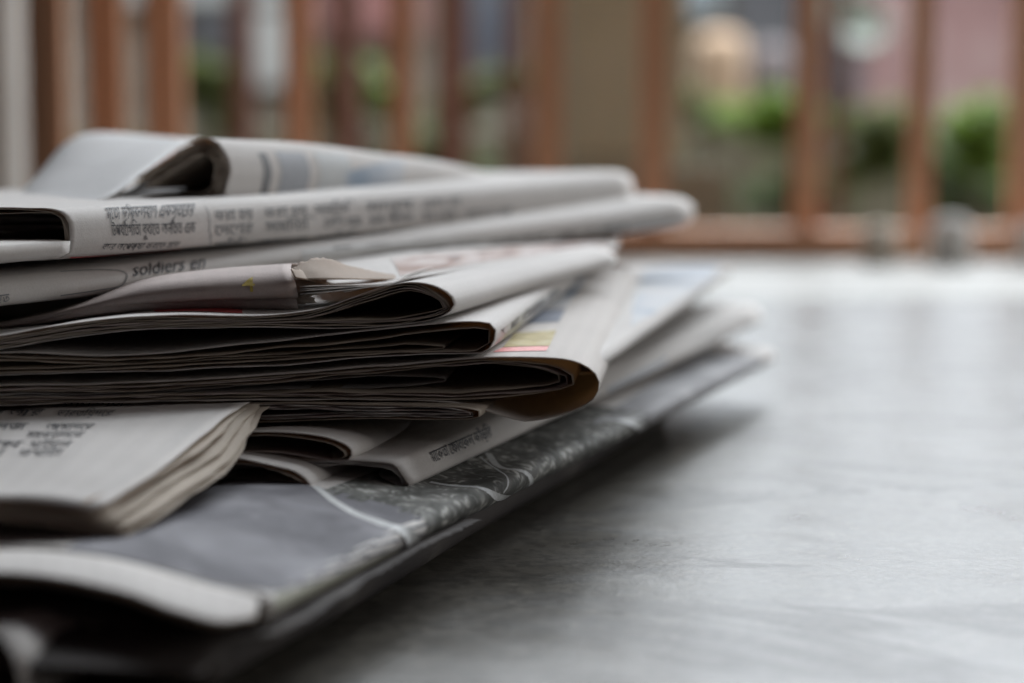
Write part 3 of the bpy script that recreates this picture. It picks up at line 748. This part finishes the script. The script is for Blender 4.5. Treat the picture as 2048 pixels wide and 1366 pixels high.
# ---- squared dark fold (N5)
n5 = newspaper('newspaper with a small squared dark fold opening just below the upper loop', P(985, 700, 0.455))
D5 = P(1150, 556, 0.585) - P(988, 672, 0.455)
prof5 = [(-140, 712), (0, 706), (120, 709), (240, 712), (380, 700), (560, 680), (740, 661), (880, 648), (950, 645), (982, 650), (990, 660), (984, 690), (968, 705), (920, 708), (800, 712), (560, 728), (300, 740), (0, 752), (-140, 756)]
b5 = fold_sheet(n5, prof5, .432, .455, D5, M['white'], seed=91, nu=120, nv=24, edge=0.0005, wav=0.0003)
ins5 = [[(-140, 718), (0, 713), (240, 719), (420, 708), (700, 684), (850, 664), (930, 655), (968, 655), (980, 662), (976, 688), (962, 697), (900, 702), (760, 708), (560, 720), (300, 733), (0, 745), (-140, 750)],
        [(-140, 722), (0, 719), (240, 726), (420, 717), (700, 696), (820, 690), (900, 694), (760, 703), (560, 714), (300, 726), (0, 738), (-140, 744)]]
for k, q in enumerate(ins5):
    fold_sheet(n5, q, .432, .455, D5, M['cream'], seed=93 + k, nu=80, nv=12, edge=0.0010, pnoise=2.0)

# ---- upper loop (N4)
n4 = newspaper('newspaper with a dark teardrop loop open towards the camera above the middle', P(905, 650, 0.455))
D4 = P(1232, 512, 0.60) - P(905, 605, 0.455)
prof4 = [(-140, 690), (0, 672), (110, 652), (220, 637), (330, 632), (450, 632), (560, 629), (640, 617), (710, 593), (770, 573), (825, 565), (870, 573), (898, 590), (908, 605), (898, 624), (860, 641), (800, 650), (700, 655), (600, 656), (450, 655), (300, 658), (150, 672), (0, 698), (-140, 712)]
b4 = fold_sheet(n4, prof4, .432, .455, D4, M['white'], seed=101, nu=140, nv=26, edge=0.0004, wav=0.0002, close=0.25)
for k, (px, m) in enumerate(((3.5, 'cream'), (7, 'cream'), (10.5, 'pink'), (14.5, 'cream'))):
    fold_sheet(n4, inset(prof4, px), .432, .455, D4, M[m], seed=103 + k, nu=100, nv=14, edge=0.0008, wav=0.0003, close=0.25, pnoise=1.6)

# ---- torn pinkish bundle (N3b)
n3b = newspaper('pinkish torn newspaper with ragged curling page ends left of the dark loop', P(590, 600, 0.445))
s3b = loft(n3b, [[(-420, 690, .48), (0, 640, .48), (150, 606, .48), (240, 575, .48), (300, 556, .482), (420, 541, .485), (600, 529, .485)],
                 [(-420, 690, .455), (0, 644, .452), (150, 612, .450), (240, 580, .449), (300, 562, .450), (420, 546, .451), (577, 534, .452)],
                 [(-420, 690, .45), (0, 648, .446), (150, 618, .444), (240, 592, .443), (300, 578, .442), (420, 566, .442), (583, 558, .445)],
                 [(-420, 692, .45), (0, 652, .446), (150, 624, .443), (240, 606, .441), (300, 600, .440), (420, 592, .440), (590, 586, .444)],
                 [(-420, 690, .47), (0, 648, .47), (150, 620, .47), (240, 602, .47), (300, 597, .47), (420, 590, .47), (590, 584, .47)]],
           M['pink'], nu=70, nv=40, seed=111, dd=0.010, wav=0.0002, edge=['u1'], eamp=0.0009)
for k, (dx, dy) in enumerate(((14, 1), (34, 3))):
    loft(n3b, [[(470, 546, .485), (540, 538, .485), (620 + dx, 540, .475)],
               [(470, 556, .456), (530, 551, .456), (592 + dx, 547 + 6 * k, .456)],
               [(470, 574, .447), (530, 570, .448), (606 + dx * 1.3, 568 + dy, .450)],
               [(470, 594, .447), (530, 590, .448), (612 + dx, 582 + dy, .450)]],
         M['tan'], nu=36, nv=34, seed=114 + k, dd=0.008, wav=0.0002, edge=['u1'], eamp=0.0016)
s3c = loft(n3b, [[(-420, 690, .455), (0, 648, .455), (230, 603, .455), (420, 592, .456), (588, 588, .456)],
                 [(-420, 692, .448), (0, 650, .446), (230, 609, .440), (420, 597, .443), (588, 596, .446)],
                 [(-420, 694, .448), (0, 655, .446), (230, 621, .440), (420, 613, .443), (592, 614, .446)],
                 [(-420, 694, .46), (0, 655, .46), (230, 620, .46), (420, 611, .46), (592, 610, .46)]],
           M['pink'], nu=60, nv=26, seed=118, dd=0.012, wav=0.0002, edge=['u1'], eamp=0.0006)
for k, dx in enumerate((16, 32)):
    loft(n3b, [[(400, 594, .457), (500, 590, .457), (600 + dx, 585, .457)],
               [(400, 600, .450), (500, 596, .450), (590 + dx, 592, .4495)],
               [(400, 611, .449), (500, 610, .449), (590 + dx, 609 - 2 * k, .4485)]], M['cream'], nu=26, nv=26, seed=121 + k, dd=0.010, wav=0.00015, edge=['u1'], eamp=0.0012)
# curled torn leaves
loft(n3b, [[(585, 538, .462), (612, 523, .466), (655, 517, .470), (690, 529, .474), (740, 541, .482), (800, 552, .49)],
           [(590, 548, .458), (630, 542, .460), (680, 543, .466), (740, 549, .476), (800, 555, .485)],
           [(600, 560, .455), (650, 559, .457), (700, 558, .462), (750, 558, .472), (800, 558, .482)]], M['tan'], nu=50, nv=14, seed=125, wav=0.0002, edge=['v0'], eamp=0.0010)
loft(n3b, [[(582, 540, .455), (600, 541, .458), (625, 553, .462), (660, 566, .467), (720, 570, .475)],
           [(590, 556, .453), (612, 560, .455), (640, 567, .460), (680, 571, .466), (720, 572, .474)]], M['tan'], nu=46, nv=8, seed=127, wav=0.0002, edge=['v0'], eamp=0.0010)
for k in range(4):
    loft(n3b, [[(600, 574 + 5 * k, .453), (680, 571 + 3.5 * k, .458), (760, 568 + 1.5 * k, .466), (830, 545 + 3 * k, .49), (900, 528 + 2 * k, .52)],
               [(600, 566 + 5 * k, .475), (680, 563 + 3 * k, .48), (760, 556, .49), (840, 538, .51), (900, 520, .54)]],
         M['white'] if k % 2 == 0 else M['grey'], nu=40, nv=10, seed=129 + k, wav=0.0005, edge=['v0'], eamp=0.0007)
pg = loft(n3b, [[(690, 585, .460), (780, 562, .475), (900, 540, .50), (1050, 520, .54), (1232, 497, .62)],
                [(640, 560, .49), (760, 535, .505), (900, 515, .54), (1050, 497, .59), (1240, 482, .66)],
                [(600, 530, .53), (760, 510, .55), (900, 496, .58), (1050, 484, .63), (1240, 470, .70)]], M['white'], nu=50, nv=20, seed=135, wav=0.0006)

# ---- long spine under the top ones (N3)
n3 = newspaper('long newspaper with an English word and a rounded box printed on its spine', P(0, 600, 0.432))
D3 = P(1390, 424, 0.70) - P(60, 580, 0.447)
prof3 = [(-520, 545), (-300, 547), (-120, 549), (-20, 552), (40, 562), (62, 582), (45, 602), (-20, 614), (-120, 617), (-300, 619), (-520, 621)]
b3 = fold_sheet(n3, prof3, .447, .447, D3, M['white'], seed=141, nu=60, nv=40, v0=-0.16, cp=2.0, close=-0.6, ext=0.05)
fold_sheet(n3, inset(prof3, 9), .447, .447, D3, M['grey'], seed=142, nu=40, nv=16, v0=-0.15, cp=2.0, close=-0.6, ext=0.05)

# ---- text-bearing rounded fold (N2)
n2 = newspaper('rounded white newspaper fold with three lines of Bengali text facing the camera', P(130, 510, 0.45))
D2 = P(1266, 388, 0.695) - P(134, 462, 0.452)
prof2 = [(-420, 416), (-200, 417), (-60, 417), (40, 416), (98, 419), (126, 430), (137, 450), (139, 480), (135, 504), (120, 514), (70, 518), (-60, 520), (-200, 521), (-420, 523)]
b2 = fold_sheet(n2, prof2, .455, .452, D2, M['white'], seed=151, nu=80, nv=44, edge=0.0004, wav=0.0004, close=-0.45, cp=2.5, ext=0.05)
for k, px in enumerate((4, 8)):
    fold_sheet(n2, inset(prof2, px), .455, .452, D2, M['cream'], seed=153 + k, nu=50, nv=16, edge=0.0010, ext=0.05)
for k, y in enumerate((438, 446, 455, 463, 471)):
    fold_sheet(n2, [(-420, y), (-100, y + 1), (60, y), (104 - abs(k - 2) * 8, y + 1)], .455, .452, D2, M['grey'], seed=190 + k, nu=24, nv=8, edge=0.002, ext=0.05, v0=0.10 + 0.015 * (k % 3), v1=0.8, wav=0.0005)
# lower half of the fold runs on to the left
low2 = [(-420, 478), (-200, 478), (-40, 478), (60, 479), (115, 480), (137, 483), (138, 492), (135, 504), (120, 514), (70, 518), (-60, 520), (-420, 523)]
l2 = fold_sheet(n2, low2, .455, .4515, D2, M['white'], seed=151, nu=50, nv=20, v0=-0.14, v1=0.002, ext=0.05, edge=0.0004)

# ---- arched top newspaper (N1)
n1 = newspaper('arched white newspaper with a dark open curl lying on top of the pile', P(440, 400, 0.52))
prof1 = [(60, 440), (130, 422), (205, 400), (285, 345), (340, 308), (378, 286), (405, 279), (430, 286), (450, 308), (458, 338), (452, 372), (438, 402), (400, 412), (300, 418), (60, 440)]
D1 = P(1045, 356, 0.70) - P(458, 345, 0.522)
b1 = fold_sheet(n1, prof1[5:], .515, .522, D1, M['white'], seed=161, nu=80, nv=36, close=0.85, cp=2.6, ext=0, edge=0.0006, wav=0.0006)
for k, px in enumerate((6, 13, 21, 28)):
    q = inset(prof1, px)
    q = [v for v in q if v[0] > 262]
    fold_sheet(n1, q, .515, .522, D1, M['cream'], seed=163 + k, nu=60, nv=14, close=0.85, cp=2.6, ext=0, edge=0.0016, v1=0.9)
fl1 = loft(n1, [[(120, 430, .500), (205, 401, .508), (285, 346, .535), (340, 309, .562), (380, 286, .585), (407, 280, .600)],
                [(30, 428, .525), (120, 396, .532), (200, 340, .560), (260, 302, .585), (310, 282, .602), (345, 277, .612)],
                [(-60, 432, .545), (20, 410, .548), (70, 362, .575), (110, 312, .600), (135, 284, .616), (155, 273, .626)],
                [(-60, 440, .60), (20, 424, .61), (70, 415, .63), (110, 410, .645), (135, 406, .655), (155, 404, .66)]],  # unseen drop behind the flap, added to keep light out of the curl
           M['thin'], nu=50, nv=24, seed=167, wav=0.0004, t=0.0004)

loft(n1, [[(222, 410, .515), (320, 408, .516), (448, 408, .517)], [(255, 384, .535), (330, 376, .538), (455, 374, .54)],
          [(306, 347, .556), (360, 330, .560), (470, 318, .562)], [(345, 318, .572), (390, 300, .574), (480, 300, .574)]], M['shadepage'], nu=24, nv=16, seed=170)  # inner page painted near-black for the shade inside the curl

# ================================================================== PRINT
# text fold
text(b2, 'ম\u09c7ত\u09be ক\u09c3\u09bfষকলয\u09beণ একস\u09c2ত\u09c7রর', (212, 440), (385, 433), (208, 417), M['ink'])
text(b2, 'উপয\u09c7\u09beগ\u09bfত\u09be ব\u09c1ঝ\u09c7ত অনতত এক', (222, 472), (390, 466), (220, 448), M['ink'])
text(b2, 'বছর অ\u09c7পক\u09cdষ\u09be কর\u09c7ত হ\u09c7ব', (200, 499), (350, 492), (207, 486), M['ink'])
stroke(b2, [(408, 414), (418, 440), (418, 465), (405, 492)], 0.00025, M['softink'])
words = ['\u09c7দ\u09c7শর', 'কর\u09be হয়', 'এবং ত\u09be', 'ম\u09beন\u09c1ষ', 'সম\u09bfত\u09bf', '\u09c7ব\u09bfশ দ\u09beম', 'চ\u09beষ আব\u09beদ', 'জল ও জ\u09beল', 'বছর', 'ন\u09c7ত\u09beন']
rw = random.Random(4)
for y0 in (441, 471, 498):
    x = 428.0
    while x < 930:
        q = (x - 134) / 1132.0; wd = rw.uniform(70, 120) * (1 - 0.25 * q); hh = (22 if y0 < 480 else 13) * (1 - 0.28 * q)
        f = lambda xx: y0 - 0.065 * (xx - 428) - (y0 - 462) * 0.20 * q
        text(b2, rw.choice(words), (x, f(x)), (x + wd, f(x + wd)), (x - 1, f(x) - hh), M['softink'])
        x += wd + rw.uniform(14, 26)
stroke(b2, [(140, 513), (240, 512), (365, 509)], 0.0007, M['red'])
patch(b1, [(548, 304), (606, 306), (610, 386), (552, 390)], M['slate'], n=10)
patch(b1, [(514, 306), (530, 307), (534, 388), (518, 390)], M['softink'], n=6)
patch(b1, [(690, 345), (800, 318), (800, 372), (690, 384)], M['blue'], n=12)
patch(b1, [(625, 306), (690, 308), (690, 384), (630, 388)], M['band'], n=8)
# long spine
text(b3, 'soldiers en', (264, 553), (405, 537), (266, 532), M['ink'])
stroke(b3, [(120, 545), (200, 541), (246, 545), (252, 556), (240, 571), (190, 580), (120, 590)], 0.0003, M['softink'])
text(b3, 'ম\u09c7ত', (-20, 606), (14, 602), (-18, 590), M['softink'])
patch(b3, [(600, 500), (1250, 445), (1250, 462), (600, 520)], M['text'], n=20)
# torn bundle
text(s3b, '4', (484, 584), (510, 583), (484, 558), M['yellow'])
patch(pg, [(800, 552), (1215, 497), (1200, 484), (780, 520)], M['skin'], n=20)
patch(b4, [(300, 617), (485, 621), (485, 628), (312, 625)], M['red'])
# squared fold
patch(b5, [(1000, 660), (1110, 575), (1125, 590), (1020, 675)], M['text'])
# widest fold
patch(b6, [(985, 706), (1092, 703), (1098, 694), (1005, 697)], M['redpale'])
patch(b6, [(1006, 696), (1099, 693), (1113, 662), (1030, 668)], M['map'])
patch(b6, [(1040, 650), (1118, 645), (1132, 618), (1075, 622)], M['dusk'])
patch(b6, [(1080, 618), (1134, 613), (1180, 545), (1150, 555)], M['blue'])
# blue picture
patch(b7, [(1262, 655), (1420, 562), (1445, 528), (1290, 540)], M['blue'], n=20)
# spine with a text line
text(b8, 'ম\u09be\u09c7কত\u09be \u09c7ফ\u09beব\u09c7কল ক\u09beঁড়\u09bfর', (866, 926), (985, 873), (856, 905), M['ink'])
patch(b8, [(1210, 778), (1330, 715), (1335, 722), (1216, 787)], M['slate'], n=8)
# engraving on the bottom newspaper
patch(b12, [(640, 985), (830, 1092), (1285, 862), (1120, 800)], M['engraving'], n=40)
patch(b12, [(130, 1104), (430, 960), (796, 1084), (540, 1186)], M['greyphoto'], n=30)
patch(b12, [(545, 1192), (800, 1094), (792, 1120), (545, 1222)], M['oliveprint'], n=20)
patch(b12, [(1180, 850), (1290, 860), (1520, 735), (1410, 700)], M['farphoto'], n=24)
stroke(b12, [(630, 975), (680, 1012), (745, 1042), (800, 1062), (815, 1080), (808, 1100)], (0.0016, 0.0040), M['band'])
stroke(b12, [(975, 908), (1015, 940), (1032, 968), (1020, 996), (985, 990), (930, 975), (860, 966)], 0.0016, M['band'])
stroke(b12, [(960, 915), (1000, 945), (1014, 970), (1005, 985)], 0.0005, M['band'])
stroke(b12, [(1190, 842), (1250, 845), (1284, 866), (1262, 884)], 0.0022, M['band'])
# front left bundle
rows11 = [("বলব\u09bfছলত\u09be", 120, 815, 245), ("ভ\u09beরত\u09bfয়দ\u09c7র", 110, 835, 222), ("আম\u09beদ\u09c7র", 88, 862, 182), ("সমকত\u09beল\u09c7ক", 50, 878, 162), ("ঘট\u09c7ন", 56, 897, 138), ("কথ\u09beট\u09be", 34, 914, 120),
          ("স\u09c7ব আর", -60, 835, 80), ("ক\u09c7লজ", -60, 862, 48), ("ন\u09beম", -60, 897, 40), ("দ\u09c7শ", -60, 914, 4)]
for body, x0, y, x1 in rows11:
    text(s11[0], body, (x0, y), (x1, y - 1), (x0 + 9, y - 13), M['ink'])
